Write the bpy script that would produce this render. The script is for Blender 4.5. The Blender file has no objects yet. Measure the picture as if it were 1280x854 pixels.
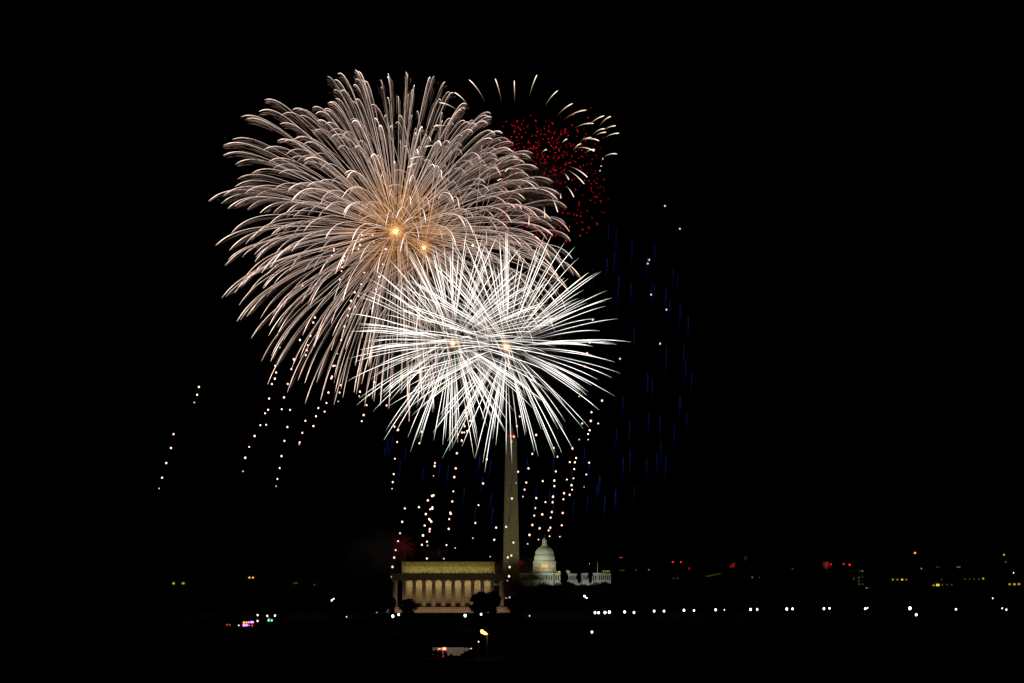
import bpy, bmesh, math, random
import numpy as np
from mathutils import Vector, Matrix

# ------------------------------------------------------------------ camera, sky, moon, exposure
S = bpy.context.scene
COL = S.collection
R = math.radians
FPX = 3410.0                      # focal length in pixels of the 1280 px wide photograph
CAMZ = 25.0
PITCH = math.atan(301.0 / FPX)
cam_d = bpy.data.cameras.new('camera'); cam = bpy.data.objects.new('camera', cam_d); COL.objects.link(cam)
cam_d.sensor_width = 36.0; cam_d.lens = FPX / 1280.0 * 36.0
cam_d.clip_start = 1.0; cam_d.clip_end = 60000.0
cam.location = (0, 0, CAMZ); cam.rotation_euler = (math.pi / 2 + PITCH, 0, 0)
S.camera = cam

w = bpy.data.worlds.new('World'); S.world = w; w.use_nodes = True
wn = w.node_tree.nodes; wl = w.node_tree.links
bg = wn['Background']
sky = wn.new('ShaderNodeTexSky'); sky.sky_type = 'NISHITA'; sky.sun_disc = False
sky.sun_elevation = R(-4.0); sky.sun_rotation = R(200)
wl.new(sky.outputs[0], bg.inputs[0]); bg.inputs[1].default_value = 0.0001

moon_d = bpy.data.lights.new('moon', 'SUN'); moon_d.energy = 0.0002; moon_d.angle = R(0.5); moon_d.color = (1, .93, .85)
moon = bpy.data.objects.new('moon', moon_d); COL.objects.link(moon); moon.rotation_euler = (R(50), 0, R(-30))

S.view_settings.view_transform = 'Standard'; S.view_settings.look = 'None'
S.view_settings.exposure = 0.0; S.view_settings.gamma = 1.0
S.render.resolution_x = 1024; S.render.resolution_y = 683
S.cycles.volume_bounces = 0
S.cycles.max_bounces = 4

rng = random.Random(7)

# ------------------------------------------------------------------ helpers
CP, SP_ = math.cos(PITCH), math.sin(PITCH)
def at(px, py, Y):
    """a point of the place seen at (px,py) of the 1280x854 photograph, standing Y metres away"""
    u = (px - 640.0) / FPX; v = (427.0 - py) / FPX
    dy = CP - v * SP_; dz = SP_ + v * CP
    return Vector((u / dy * Y, Y, CAMZ + dz / dy * Y))

def tag(o, label=None, cat=None, group=None, kind=None):
    if label: o['label'] = label
    if cat: o['category'] = cat
    if group: o['group'] = group
    if kind: o['kind'] = kind
    return o

def empty(name, loc, rz=0, label=None, cat=None, group=None):
    o = bpy.data.objects.new(name, None); COL.objects.link(o)
    o.location = loc; o.rotation_euler = (0, 0, rz); o.empty_display_size = 1
    return tag(o, label, cat, group)

def link(name, mesh, mat=None, parent=None, loc=None, smooth=False):
    o = bpy.data.objects.new(name, mesh); COL.objects.link(o)
    if mat and not mesh.materials: mesh.materials.append(mat)
    if parent: o.parent = parent
    if loc is not None: o.location = loc
    if smooth:
        mesh.polygons.foreach_set('use_smooth', [True] * len(mesh.polygons))
    return o

def copy_tree(o, parent=None):
    c = o.copy(); COL.objects.link(c); c.parent = parent
    for ch in list(o.children): copy_tree(ch, c)
    return c

class MB:
    def __init__(s): s.bm = bmesh.new()
    def box(s, x0, x1, y0, y1, z0, z1, bev=0):
        v = [s.bm.verts.new(p) for p in ((x0,y0,z0),(x1,y0,z0),(x1,y1,z0),(x0,y1,z0),(x0,y0,z1),(x1,y0,z1),(x1,y1,z1),(x0,y1,z1))]
        for f in ((0,3,2,1),(4,5,6,7),(0,1,5,4),(1,2,6,5),(2,3,7,6),(3,0,4,7)): s.bm.faces.new([v[i] for i in f])
        return s
    def lathe(s, prof, n=24, cx=0, cy=0, flute=0):
        rings = []
        for (r, z) in prof:
            ring = []
            for i in range(n):
                a = 2 * math.pi * i / n
                rr = max(r, 1e-3) * (1 - (flute if i % 2 else 0))
                ring.append(s.bm.verts.new((cx + rr * math.cos(a), cy + rr * math.sin(a), z)))
            rings.append(ring)
        for a, b in zip(rings, rings[1:]):
            for i in range(n): s.bm.faces.new((a[i], a[(i+1) % n], b[(i+1) % n], b[i]))
        s.bm.faces.new(rings[0][::-1]); s.bm.faces.new(rings[-1])
        return s
    def bar(s, p, q, r0, r1=None, n=8):
        r1 = r0 if r1 is None else r1
        p, q = Vector(p), Vector(q); d = (q - p).normalized()
        a = d.orthogonal().normalized(); b = d.cross(a)
        A, B = [], []
        for i in range(n):
            t = 2 * math.pi * i / n; o = a * math.cos(t) + b * math.sin(t)
            A.append(s.bm.verts.new(p + o * r0)); B.append(s.bm.verts.new(q + o * r1))
        for i in range(n): s.bm.faces.new((A[i], A[(i+1) % n], B[(i+1) % n], B[i]))
        s.bm.faces.new(A[::-1]); s.bm.faces.new(B)
        return s
    def ball(s, c, r, sub=2, sx=1, sy=1, sz=1):
        m = Matrix.Translation(c) @ Matrix.Diagonal((r * sx, r * sy, r * sz, 1))
        bmesh.ops.create_icosphere(s.bm, subdivisions=sub, radius=1, matrix=m)
        return s
    def build(s, name, mat=None, parent=None, loc=None, smooth=False):
        me = bpy.data.meshes.new(name)
        bmesh.ops.recalc_face_normals(s.bm, faces=s.bm.faces)
        s.bm.to_mesh(me); s.bm.free()
        return link(name, me, mat, parent, loc, smooth)

# ------------------------------------------------------------------ materials
def stone(name, col, rough=.8, var=.25, scale=.5, bump=0, brick=None, spec=.2):
    m = bpy.data.materials.new(name); m.use_nodes = True
    n = m.node_tree.nodes; l = m.node_tree.links; b = n['Principled BSDF']
    b.inputs['Roughness'].default_value = rough
    b.inputs['Specular IOR Level'].default_value = spec
    tc = n.new('ShaderNodeTexCoord'); nz = n.new('ShaderNodeTexNoise')
    nz.inputs['Scale'].default_value = scale; nz.inputs['Detail'].default_value = 6
    l.new(tc.outputs['Object'], nz.inputs['Vector'])
    r = n.new('ShaderNodeValToRGB')
    r.color_ramp.elements[0].position = .3; r.color_ramp.elements[1].position = .72
    r.color_ramp.elements[0].color = tuple(c * (1 - var) for c in col) + (1,)
    r.color_ramp.elements[1].color = tuple(min(1, c * (1 + var * .5)) for c in col) + (1,)
    l.new(nz.outputs['Fac'], r.inputs[0])
    out = r.outputs[0]
    if brick:
        bt = n.new('ShaderNodeTexBrick'); bt.inputs['Scale'].default_value = 1
        bt.inputs['Brick Width'].default_value = brick[0]; bt.inputs['Row Height'].default_value = brick[1]
        bt.inputs['Mortar Size'].default_value = .03
        bt.inputs['Color1'].default_value = (1, 1, 1, 1); bt.inputs['Color2'].default_value = (.82, .82, .8, 1)
        bt.inputs['Mortar'].default_value = (.55, .55, .55, 1)
        mp = n.new('ShaderNodeMapping'); mp.inputs['Rotation'].default_value = (math.pi / 2, 0, 0)
        l.new(tc.outputs['Object'], mp.inputs['Vector']); l.new(mp.outputs[0], bt.inputs['Vector'])
        mx = n.new('ShaderNodeMixRGB'); mx.blend_type = 'MULTIPLY'; mx.inputs[0].default_value = 1
        l.new(out, mx.inputs[1]); l.new(bt.outputs['Color'], mx.inputs[2]); out = mx.outputs[0]
    l.new(out, b.inputs['Base Color'])
    if bump:
        bp = n.new('ShaderNodeBump'); bp.inputs['Strength'].default_value = bump; bp.inputs['Distance'].default_value = .3
        l.new(nz.outputs['Fac'], bp.inputs['Height']); l.new(bp.outputs[0], b.inputs['Normal'])
    return m

def glow(name, col, strength):
    m = bpy.data.materials.new(name); m.use_nodes = True
    n = m.node_tree.nodes; l = m.node_tree.links; n.clear()
    e = n.new('ShaderNodeEmission'); o = n.new('ShaderNodeOutputMaterial')
    e.inputs[0].default_value = tuple(col) + (1,); e.inputs[1].default_value = strength
    l.new(e.outputs[0], o.inputs[0])
    m.cycles.emission_sampling = 'NONE'
    return m

def glow_attr(name, strength=1.0):
    """burning sparks: their colour and heat are stored spark by spark in the 'glow' attribute"""
    m = bpy.data.materials.new(name); m.use_nodes = True
    n = m.node_tree.nodes; l = m.node_tree.links; n.clear()
    a = n.new('ShaderNodeAttribute'); a.attribute_name = 'glow'
    e = n.new('ShaderNodeEmission'); o = n.new('ShaderNodeOutputMaterial')
    e.inputs[1].default_value = strength
    l.new(a.outputs['Color'], e.inputs[0]); l.new(e.outputs[0], o.inputs[0])
    m.cycles.emission_sampling = 'NONE'
    return m

M = dict(
    marble=stone('warm white marble', (.62, .58, .50), var=.3, scale=.6, brick=(2.4, .8)),
    column=stone('marble column', (.60, .52, .44), var=.2, scale=.8),
    entab=stone('marble entablature', (.55, .50, .43), var=.35, scale=1.2, bump=.3),
    attic=stone('marble attic', (.62, .58, .46), var=.42, scale=1.1, bump=.6, brick=(3.0, 1.1)),
    obelisk=stone('pale obelisk marble', (.50, .49, .44), var=.14, scale=.35, brick=(1.6, 1.4)),
    dome=stone('painted iron dome', (.72, .74, .68), var=.12, scale=.7),
    sandstone=stone('pale building stone', (.64, .65, .60), var=.2, scale=.3),
    dark=stone('dark stone', (.06, .055, .05), var=.3),
    grass=stone('night grass', (.020, .026, .013), rough=.95, var=.4, scale=.05, spec=0),
    asphalt=stone('asphalt', (.045, .045, .045), rough=.9, var=.3, spec=0),
    pave=stone('concrete paving', (.16, .155, .14), rough=.9, var=.3, scale=.4, spec=0),
    leaf=stone('dark leaves', (.045, .06, .028), rough=.8, var=.4, scale=.8, spec=0),
    bark=stone('bark', (.07, .055, .04), rough=.95, var=.4, scale=2),
    metal=stone('dark painted metal', (.05, .055, .05), rough=.5, var=.2),
    wall=stone('office wall', (.11, .105, .10), var=.25, scale=.2),
    pane=stone('unlit window pane', (.03, .035, .04), rough=.15, var=.1),
    busw=stone('white coach paint', (.72, .70, .64), rough=.35, var=.08),
    tyre=stone('tyre rubber', (.02, .02, .02), rough=.9, var=.1),
    trail=glow_attr('burning sparks'),
    lampw=glow('white lamp glass', (1, .97, .90), 4),
    lampg=glow('mercury lamp glass', (.72, 1, .88), 7),
    lampdim=glow('faint lamp glass', (.9, 1, .95), 1.2),
    lampo=glow('sodium lamp glass', (1, .40, .08), 8),
    lampp=glow('pinkish lamp glass', (1, .72, .55), 2.4),
    yellow=glow('yellow lit window', (.85, .70, .04), .45),
    yellowb=glow('bright yellow lit window', (.95, .80, .05), 1.0),
    yellowd=glow('faint yellow lit window', (.4, .3, .04), .13),
    greend=glow('faint greenish lit window', (.25, .5, .2), .14),
    whited=glow('faint white lit window', (.6, .7, .55), .25),
    amber=glow('amber lit window', (1, .50, .08), 1.5),
    amberd=glow('dim amber window', (1, .55, .15), .55),
    ambers=glow('bright amber window', (1, .50, .10), 1.2),
    red=glow('red lamp', (1, .015, .01), 2.5),
    redhot=glow('hot red lamp', (1, .05, .035), 15),
    redd=glow('faint red lamp', (1, .02, .02), .25),
    blue=glow('blue strobe', (.12, .25, 1), 2.2),
    pink=glow('magenta strobe', (1, .25, .75), 2.6),
    violet=glow('violet strobe', (.75, .3, 1), 1.8),
    orange=glow('orange lamp', (1, .3, .08), 2.0),
    oranged=glow('faint orange lamp', (1, .25, .05), .5),
    teal=glow('green signal', (.08, .9, .55), 1.8),
    spark=glow('pale pink spark', (1, .52, .42), 2.6),
    sparkd=glow('dim pale spark', (1, .78, .70), .9),
    core=glow('white hot core', (1, .72, .42), 9),
)

# ------------------------------------------------------------------ ground
def sstep(a, b, x):
    t = max(0, min(1, (x - a) / (b - a))); return t * t * (3 - 2 * t)
LINC = Vector((-32.0, 1375.0, 10.0))
def gz(x, y):
    z = 22.5 * (1 - sstep(-25, 360, y))
    d = math.hypot(x - LINC.x, y - LINC.y - 18); z = max(z, 6.5 * (1 - sstep(48, 105, d)))
    d = math.hypot(x + 4, y - 2665); z = max(z, 11.0 * (1 - sstep(30, 260, d)))
    z = max(z, 19.0 * sstep(3900, 4800, y))
    return z
def ground():
    ys = [-300, -150, -60, -25] + list(range(0, 560, 20)) + list(range(560, 1240, 85)) + list(range(1250, 1520, 11)) + \
         list(range(1530, 2300, 90)) + list(range(2320, 3010, 40)) + list(range(3100, 5200, 120)) + [5600, 6500, 8000, 11000, 16000, 26000, 40000]
    xs0 = sorted(set([-26000, -12000, -6000, -3500, -2200, -1500, -1000, -700, -500, -400, -320, -260, 220, 300, 400, 500, 700, 1000, 1500, 2200, 3500, 6000, 12000, 26000] + list(range(-210, 200, 12))))
    vs = [(x, y, gz(x, y)) for y in ys for x in xs0]; n = len(xs0)
    fs = [(j * n + i, j * n + i + 1, (j + 1) * n + i + 1, (j + 1) * n + i) for j in range(len(ys) - 1) for i in range(n - 1)]
    me = bpy.data.meshes.new('ground'); me.from_pydata(vs, [], fs)
    tag(link('ground', me, M['grass'], smooth=True), kind='structure')
ground()
def road(x0, x1, y, wdt, name='road'):
    mb = MB(); mb.box(x0, x1, y - wdt / 2, y + wdt / 2, -.2, .05)
    tag(mb.build(name, M['asphalt']), kind='structure')
    mb = MB(); mb.box(x0, x1, y + wdt / 2 + .003, y + wdt / 2 + 3, -.2, .18)
    tag(mb.build('pavement', M['pave']), kind='structure')
    mb = MB(); x = x0
    while x < x1:
        mb.box(x, x + 3, y - .08, y + .08, .051, .056); x += 9
    tag(mb.build('road_marking', M['sandstone']), kind='structure')
road(-420, 420, 906, 16)
road(-600, 700, 1300, 18)

# ------------------------------------------------------------------ Lincoln-style temple
def spot(name, loc, aim, power, col, deg, blend=.5, size=.5, parent=None):
    d = bpy.data.lights.new(name, 'SPOT'); d.energy = power; d.color = col; d.spot_size = R(deg); d.spot_blend = blend; d.shadow_soft_size = size
    o = bpy.data.objects.new(name, d); COL.objects.link(o); o.location = loc
    o.rotation_euler = (Vector(aim) - Vector(loc)).to_track_quat('-Z', 'Y').to_euler()
    if parent: o.parent = parent
    return o
def strip(name, loc, aim, power, col, lx, ly, parent=None, spread=180):
    d = bpy.data.lights.new(name, 'AREA'); d.shape = 'RECTANGLE'; d.size = lx; d.size_y = ly; d.energy = power; d.color = col; d.spread = R(spread)
    o = bpy.data.objects.new(name, d); COL.objects.link(o); o.location = loc
    o.rotation_euler = (Vector(aim) - Vector(loc)).to_track_quat('-Z', 'Y').to_euler()
    if parent: o.parent = parent
    return o

def temple():
    t = empty('temple', LINC, R(1.0), 'floodlit marble temple with a row of columns and a plain yellow-lit attic block above', 'monument')
    # local: x across, y depth (front at 0), z up from the foot of the top steps
    W, D = 57.0, 36.0
    mb = MB()
    mb.box(-W/2 - 2.6, W/2 + 2.6, -2.6, D + 2.6, -.2, .9)
    mb.box(-W/2 - 1.8, W/2 + 1.8, -1.8, D + 1.8, .9, 1.75)
    mb.box(-W/2 - 1.0, W/2 + 1.0, -1.0, D + 1.0, 1.75, 2.55)
    mb.build('steps', M['entab'], t)
    mb = MB(); mb.box(-W/2 - 9, W/2 + 9, -9, D + 9, -6.5, -.21); mb.build('terrace_wall', M['pave'], t)
    # columns: 12 along, 8 deep
    z0, z1 = 2.55, 2.55 + 13.4
    mb = MB()
    mb.lathe([(1.25, z0), (1.25, z0 + .25), (1.14, z0 + .35), (1.12, z0 + 2), (1.08, z0 + 5), (.98, z0 + 9), (.88, z1 - .95), (.9, z1 - .8), (1.25, z1 - .42)], 32, flute=.06)
    mb.box(-1.3, 1.3, -1.3, 1.3, z1 - .42, z1)
    first = mb.build('column', M['column'], t)
    xs = [-W/2 + 1.6 + i * (W - 3.2) / 11 for i in range(12)]
    ysd = [1.6 + j * (D - 3.2) / 7 for j in range(8)]
    pos = [(x, ysd[0]) for x in xs] + [(x, ysd[-1]) for x in xs] + [(x, y) for x in (xs[0], xs[-1]) for y in ysd[1:-1]]
    for i, p in enumerate(pos):
        c = first if i == 0 else first.copy()
        if i: COL.objects.link(c); c.parent = t
        c.location = (p[0], p[1], 0)
    # cella
    mb = MB(); mb.box(-22.8, 22.8, 6.6, D - 6.6, z0, z1 + 1); mb.build('inner_wall', M['marble'], t)
    for i in range(3, 10):
        mb = MB(); xm = (xs[i-1] + xs[i]) / 2
        mb.box(-1.75, 1.75, -.12, .3, 0, 1.9); mb.build('base_grille', M['dark'], t, (xm, 5.9, z0))
    # entablature
    mb = MB()
    mb.box(-W/2, W/2, .0, D, z1 + .002, z1 + 1.3)
    mb.box(-W/2 + .12, W/2 - .12, .12, D - .12, z1 + 1.3, z1 + 1.45)
    mb.box(-W/2 + .05, W/2 - .05, .05, D - .05, z1 + 1.45, z1 + 2.7)
    mb.box(-W/2 - .6, W/2 + .6, -.6, D + .6, z1 + 2.7, z1 + 3.0)
    mb.box(-W/2 - 1.0, W/2 + 1.0, -1.0, D + 1.0, z1 + 3.0, z1 + 3.6)
    e = mb.build('entablature', M['entab'], t)
    zt = z1 + 3.6
    mb = MB(); mb.box(-.28, .28, -.17, .17, .002, .62); mb.box(-.16, .16, -.12, .12, .62, .95)
    orn = mb.build('roof_ornament', M['entab'], t)
    spots_ = [(-W/2 - .6 + i * (W + 1.2) / 25, -.78, 0) for i in range(26)] + [(sx * (W/2 + .78), .9 + i * (D - 1.2) / 14, math.pi / 2) for sx in (-1, 1) for i in range(15)]
    for i, (x, y, a) in enumerate(spots_):
        o = orn if i == 0 else orn.copy()
        if i: COL.objects.link(o); o.parent = t
        o.location = (x, y, zt); o.rotation_euler = (0, 0, a)
    # attic with pilaster strips, swags and a thin cornice
    zA = zt + 6.0
    mb = MB(); mb.box(-23.4, 23.4, 5.0, D - 5.0, zt - .05, zA - .7)
    mb.box(-23.8, 23.8, 4.6, D - 4.6, zA - .7, zA - .35); mb.box(-23.6, 23.6, 4.8, D - 4.8, zA - .35, zA)
    mb.box(-23.6, 23.6, 4.8, D - 4.8, zt - .04, zt + .35)
    at_ = mb.build('attic', M['attic'], t)
    mb = MB()
    for i in range(24):
        x0 = -23.2 + i * 46.4 / 24; wd = 46.4 / 24
        for k in range(6):
            a0, a1 = k / 6, (k + 1) / 6
            q = lambda a: (x0 + a * wd, 4.86, zA - 1.7 - 1.1 * math.sin(a * math.pi))
            mb.bar(q(a0), q(a1), .17, .17, 6)
        mb.ball((x0, 4.85, zA - 1.6), .24, 1)
    mb.build('garland', M['attic'], at_)
    # flood lights
    strip('ground_floodlight', (0, -7, .6), (0, 0, 5.0), 560, (1, .60, .35), 60, .6, t, 130)
    strip('colonnade_light', (0, 3.1, z1 - .6), (0, 7.2, z1 - 6), 700, (1, .78, .31), 46, .3, t)
    strip('colonnade_light', (-25.4, 4.2, z1 - .6), (-25.2, 3.5, 2), 60, (1, .85, .35), 1, .6, t)
    strip('attic_floodlight', (0, 1.2, zt + .5), (0, 5.0, zt + 3.4), 560, (.95, .80, .22), 46, .3, t)
temple()

# ------------------------------------------------------------------ obelisk
def obelisk():
    b = at(638.6, 735, 2665); base = Vector((b.x, 2665, 11.5))
    t = empty('obelisk', base, R(3.0), 'tall floodlit stone obelisk rising behind the temple into the white burst', 'monument')
    mb = MB(); H, P = 152.4, 16.9
    def ring(h, hw): return [mb.bm.verts.new((x * hw, y * hw, h)) for x, y in ((-1,-1),(1,-1),(1,1),(-1,1))]
    r0, r1 = ring(0, 8.4), ring(H, 5.25)
    for i in range(4): mb.bm.faces.new((r0[i], r0[(i+1)%4], r1[(i+1)%4], r1[i]))
    mb.bm.faces.new(r0[::-1]); mb.bm.faces.new(r1)
    sh = mb.build('shaft', M['obelisk'], t)
    mb = MB(); r1 = [mb.bm.verts.new((x * 5.25, y * 5.25, H + .003)) for x, y in ((-1,-1),(1,-1),(1,1),(-1,1))]; ap = mb.bm.verts.new((0, 0, H + P))
    for i in range(4): mb.bm.faces.new((r1[i], r1[(i+1)%4], ap))
    mb.bm.faces.new(r1[::-1])
    cap = mb.build('pyramid_cap', M['obelisk'], t)
    for sx in (-1, 1):
        mb = MB(); mb.box(-.45, .45, -.12, .12, -.3, .3); mb.build('cap_window', M['dark'], cap, (sx * 1.1, -5.05, H + .9))
    for sx in (-1.15, 1.15):
        mb = MB(); mb.ball((0, 0, 0), .62, 2); mb.build('warning_light', M['red'], cap, (sx, -5.0, H + 3.0))
    mb = MB(); mb.box(-15, 15, -15, 15, -2, .0); mb.lathe([(30, -2.2), (30, -.6)], 40); mb.build('plaza', M['pave'], t)
    for x in (-70, 70): spot('obelisk_floodlight', (x, -150, 2), (0, 0, 90), 80000, (1, .90, .36), 62, 1, 1, t)
    spot('obelisk_floodlight', (0, -60, 2), (0, 0, 40), 1500, (1, .90, .45), 70, 1, 1, t)
obelisk()

# ------------------------------------------------------------------ domed capitol
def capitol():
    c = at(680.6, 716.3, 4870); base = Vector((c.x, 4870, c.z))
    t = empty('domed_building', base, 0, 'white domed parliament building with long wings, floodlit, right of the obelisk', 'capitol')
    # z=0 is the roof line
    mb = MB()
    mb.lathe([(22.5, -1), (22.5, 2.2), (21.6, 2.6), (21.4, 4.6), (20.9, 5), (20.9, 6.8), (20.4, 7.2), (20.4, 7.8), (16.6, 7.9), (16.6, 18.2)], 48)
    drum = mb.build('drum', M['dome'], t)
    mb = MB(); mb.lathe([(.55, 7.8), (.5, 17.4), (.7, 17.8), (.7, 18.2)], 8); cm = mb.build('drum_column', M['dome'], drum)
    for i in range(36):
        o = cm if i == 0 else cm.copy()
        if i: COL.objects.link(o); o.parent = drum
        a = 2 * math.pi * i / 36; o.location = (19.6 * math.cos(a), 19.6 * math.sin(a), 0)
    mb = MB(); mb.box(-1.05, 1.05, -.12, .12, 0, 6.2); wm = mb.build('drum_window', M['ambers'], drum)
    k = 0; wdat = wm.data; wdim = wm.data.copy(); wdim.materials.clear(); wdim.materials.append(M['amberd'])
    for i in range(36):
        a = 2 * math.pi * (i + .5) / 36
        if math.sin(a) > .05: continue
        o = wm if k == 0 else wm.copy()
        if k: COL.objects.link(o); o.parent = drum
        o.data = wdat; k += 1
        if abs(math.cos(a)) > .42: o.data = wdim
        o.location = (16.68 * math.cos(a), 16.68 * math.sin(a), 9.3); o.rotation_euler = (0, 0, a + math.pi / 2)
    mb = MB()
    mb.lathe([(20.5, 18.2), (20.9, 18.7), (20.9, 19.6), (20.2, 19.9), (20.2, 20.9), (17.6, 21.0), (17.5, 26.6), (18.4, 27.2), (18.4, 28.0), (17.6, 28.3), (17.5, 29.6)], 48)
    for i in range(36):
        a = 2 * math.pi * i / 36; x, y = 17.75 * math.cos(a), 17.75 * math.sin(a)
        mb.box(x - .35, x + .35, y - .35, y + .35, 21.3, 26.6)
    mb.build('upper_drum', M['dome'], t)
    mb = MB(); prof = []
    for j in range(13):
        a = j / 12 * math.pi / 2 * .80; prof.append((17.2 * math.cos(a) ** .92, 29.6 + 17.6 * math.sin(a) / math.sin(math.pi / 2 * .80)))
    mb.lathe(prof, 72, flute=.035)
    shell = mb.build('dome_shell', M['dome'], t)
    mb = MB()
    for i in range(36):
        a = 2 * math.pi * i / 36; r = 16.95; x, y = r * math.cos(a), r * math.sin(a)
        mb.box(x - .5, x + .5, y - .5, y + .5, 31.0, 33.2)
    mb.build('shell_window', M['pane'], shell)
    mb = MB(); mb.lathe([(6.9, 46.9), (6.2, 47.6), (5.6, 48.0), (5.6, 49.2), (4.4, 49.6), (4.2, 51), (2.4, 51.05), (2.4, 57.6), (3.9, 57.7), (4.0, 58.4), (3.2, 58.8), (2.6, 59.9), (1.3, 60.8), (1.1, 62)], 24)
    lant = mb.build('lantern', M['dome'], t)
    for i in range(12):
        a = 2 * math.pi * i / 12; mb = MB(); mb.lathe([(.32, 51.05), (.3, 57.65)], 8); mb.build('lantern_column', M['dome'], lant, (3.5 * math.cos(a), 3.5 * math.sin(a), 0))
    mb = MB(); mb.lathe([(1.0, 62.0), (1.25, 62.6), (.9, 64.0), (.75, 65.2), (1.0, 66.0), (.8, 66.7), (.35, 67.0), (.45, 67.5), (.3, 68.1), (.1, 68.6)], 12); mb.build('statue', M['metal'], t)
    # buildings: (x0, x1, front y, height of roof)
    def block(name, x0, x1, y0, y1, top, cols, win=True, bottom=-22):
        mb = MB(); mb.box(x0, x1, y0, y1, bottom, top - 2.0)
        mb.box(x0 - .5, x1 + .5, y0 - .5, y1 + .5, top - 2.0, top - .9)
        mb.box(x0 - .1, x1 + .1, y0 - .1, y1 + .1, top - .9, top)
        mb.box(x0 - .25, x1 + .25, y0 - .25, y0, -14.2, -13.4)
        b = mb.build(name, M['sandstone'], t)
        n = cols
        for i in range(n + 1):
            x = x0 + 1.1 + i * (x1 - x0 - 2.2) / n
            mb = MB(); mb.lathe([(.75, -13.4), (.62, top - 2.8), (.9, top - 2.2), (.9, top - 2.003)], 8); mb.build('column', M['sandstone'], b, (x, y0 - 1.0, 0))
            if i < n and win:
                xw = x + (x1 - x0 - 2.2) / n / 2
                mb = MB(); mb.box(-.9, .9, -.12, .12, -12.6, top - 4.2); mb.build('window', M['pane'], b, (xw, y0 - .05, 0))
        return b
    cb = block('central_block', -23, 15.6, -30, 26, 0, 8)
    for (dx, dz, mt) in ((-5.6, -7.0, 'amber'), (-.6, -11.5, 'yellowb'), (10.2, -12.0, 'oranged')):
        mb = MB(); mb.ball((0, 0, 0), 1.0, 1); mb.build('lit_lamp', M[mt], cb, (dx, -32.4, dz))
    block('left_block', -45, -24.0, -24, 22, -.3, 5)
    b2 = block('right_block', 17.4, 27, -27, 22, .1, 2)
    mb = MB(); mb.box(-2.2, 2.2, -.5, .5, -.6, .6); mb.build('lit_lamp', M['amber'], b2, (25.5, -26.4, 2.0))
    block('connecting_wing', 27.4, 66, -18, 16, -1.2, 10)
    block('connecting_wing', -72, -45.5, -18, 16, -1.2, 7)
    mb = MB(); mb.lathe([(4.2, -1.1), (4.2, 2.2), (3.9, 3.2), (2.6, 4.5), (.8, 5.2)], 16); mb.build('small_dome', M['dome'], t, (41.5, -10, 0))
    rw = block('far_wing', 66.6, 117, -30, 22, -.2, 14)
    block('far_wing', -117, -72.6, -30, 22, -.2, 14)
    for i, dx in enumerate((74 + 0, 104, 107.5, 111, 114.5)):
        if i == 0: continue
        mb = MB(); mb.box(-.8, .8, -.5, .5, 0, 1.8); mb.build('lit_lamp', M['yellow'], rw, (dx, -20, 2.2))
    for x, y, z, ax, az, p, dg in ((-95, -130, -10, 0, 26, 420000, 40), (95, -130, -10, 0, 28, 130000, 40)):
        spot('dome_floodlight', (x, y, z), (ax, 0, az), p, (.93, 1, .62), dg, .8, 1, t)
    strip('facade_floodlight', (0, -75, -17), (0, -30, -6), 17000, (.95, 1, .84), 240, 1, t, 150)
capitol()

# ------------------------------------------------------------------ trees
def tree_meshes(seed, h=14.0, cw=9.0, lobes=9, nleaf=3600, ls=.55):
    r = random.Random(seed)
    mb = MB(); mb.bar((0, 0, -.5), (0, 0, h * .3), .42, .32, 8); top = Vector((0, 0, h * .3))
    L = []
    for i in range(lobes):
        a = r.uniform(0, 6.28); rr = cw * .5 * math.sqrt(r.random()) * .62; z = h * r.uniform(.36, .84)
        k = 1 - abs(z / h - .55) * .9
        L.append((Vector((rr * k * math.cos(a), rr * k * math.sin(a), z)), cw * .5 * r.uniform(.38, .60)))
    L.append((Vector((r.uniform(-.5, .5), 0, h * .84)), cw * .26))
    for c, q in L: mb.bar(top, c, .2, .05, 5)
    me_t = bpy.data.meshes.new('trunk'); mb.bm.to_mesh(me_t); mb.bm.free(); me_t.materials.append(M['bark'])
    vs, fs = [], []
    for i in range(nleaf):
        c, q = L[r.randrange(len(L))]
        d = Vector((r.gauss(0, 1), r.gauss(0, 1), r.gauss(0, 1))).normalized()
        p = c + d * q * (r.random() ** .42) * r.uniform(.85, 1.12) * Vector((1, 1, .9)).length / 1.68
        if p.z < h * .2: p.z = h * .2 + r.random() * h * .1
        u = Vector((r.gauss(0, 1), r.gauss(0, 1), r.gauss(0, 1))).normalized(); v = u.orthogonal().normalized(); s = ls * r.uniform(.5, 1.3)
        k = len(vs)
        vs += [p - u * s - v * s * .3, p + v * s * .65, p + u * s, p - v * s * .65]; fs.append((k, k+1, k+2, k+3))
    me_c = bpy.data.meshes.new('crown'); me_c.from_pydata([tuple(v) for v in vs], [], fs); me_c.materials.append(M['leaf'])
    return me_t, me_c
TM = [tree_meshes(11), tree_meshes(12, cw=11, lobes=12, nleaf=4200), tree_meshes(13, cw=7.5, lobes=8), tree_meshes(14, cw=12, h=14, lobes=14, nleaf=4800)]
def tree(x, y, h, k, label, group, wid=1.0, z=None):
    t = empty('tree', (x, y, gz(x, y) if z is None else z), rng.uniform(0, 6.28), label, 'tree', group)
    s = h / 14.0; t.scale = (s * wid, s * wid, s)
    link('trunk', TM[k][0], None, t); link('crown', TM[k][1], None, t)
    return t
def tree_at(px, topy, Y, k, label, group=None, wid=1.0):
    p = at(px, topy, Y); g = gz(p.x, Y)
    return tree(p.x, Y, (p.z - g) / .97, k, label, group, wid)
tree_at(490.5, 746.0, 1335, 2, 'dark tree against the left end column of the temple', None, .62)
tree_at(512, 749.0, 1330, 0, 'broad dark tree in front of the temple steps at the left', None, 1.35)
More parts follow.
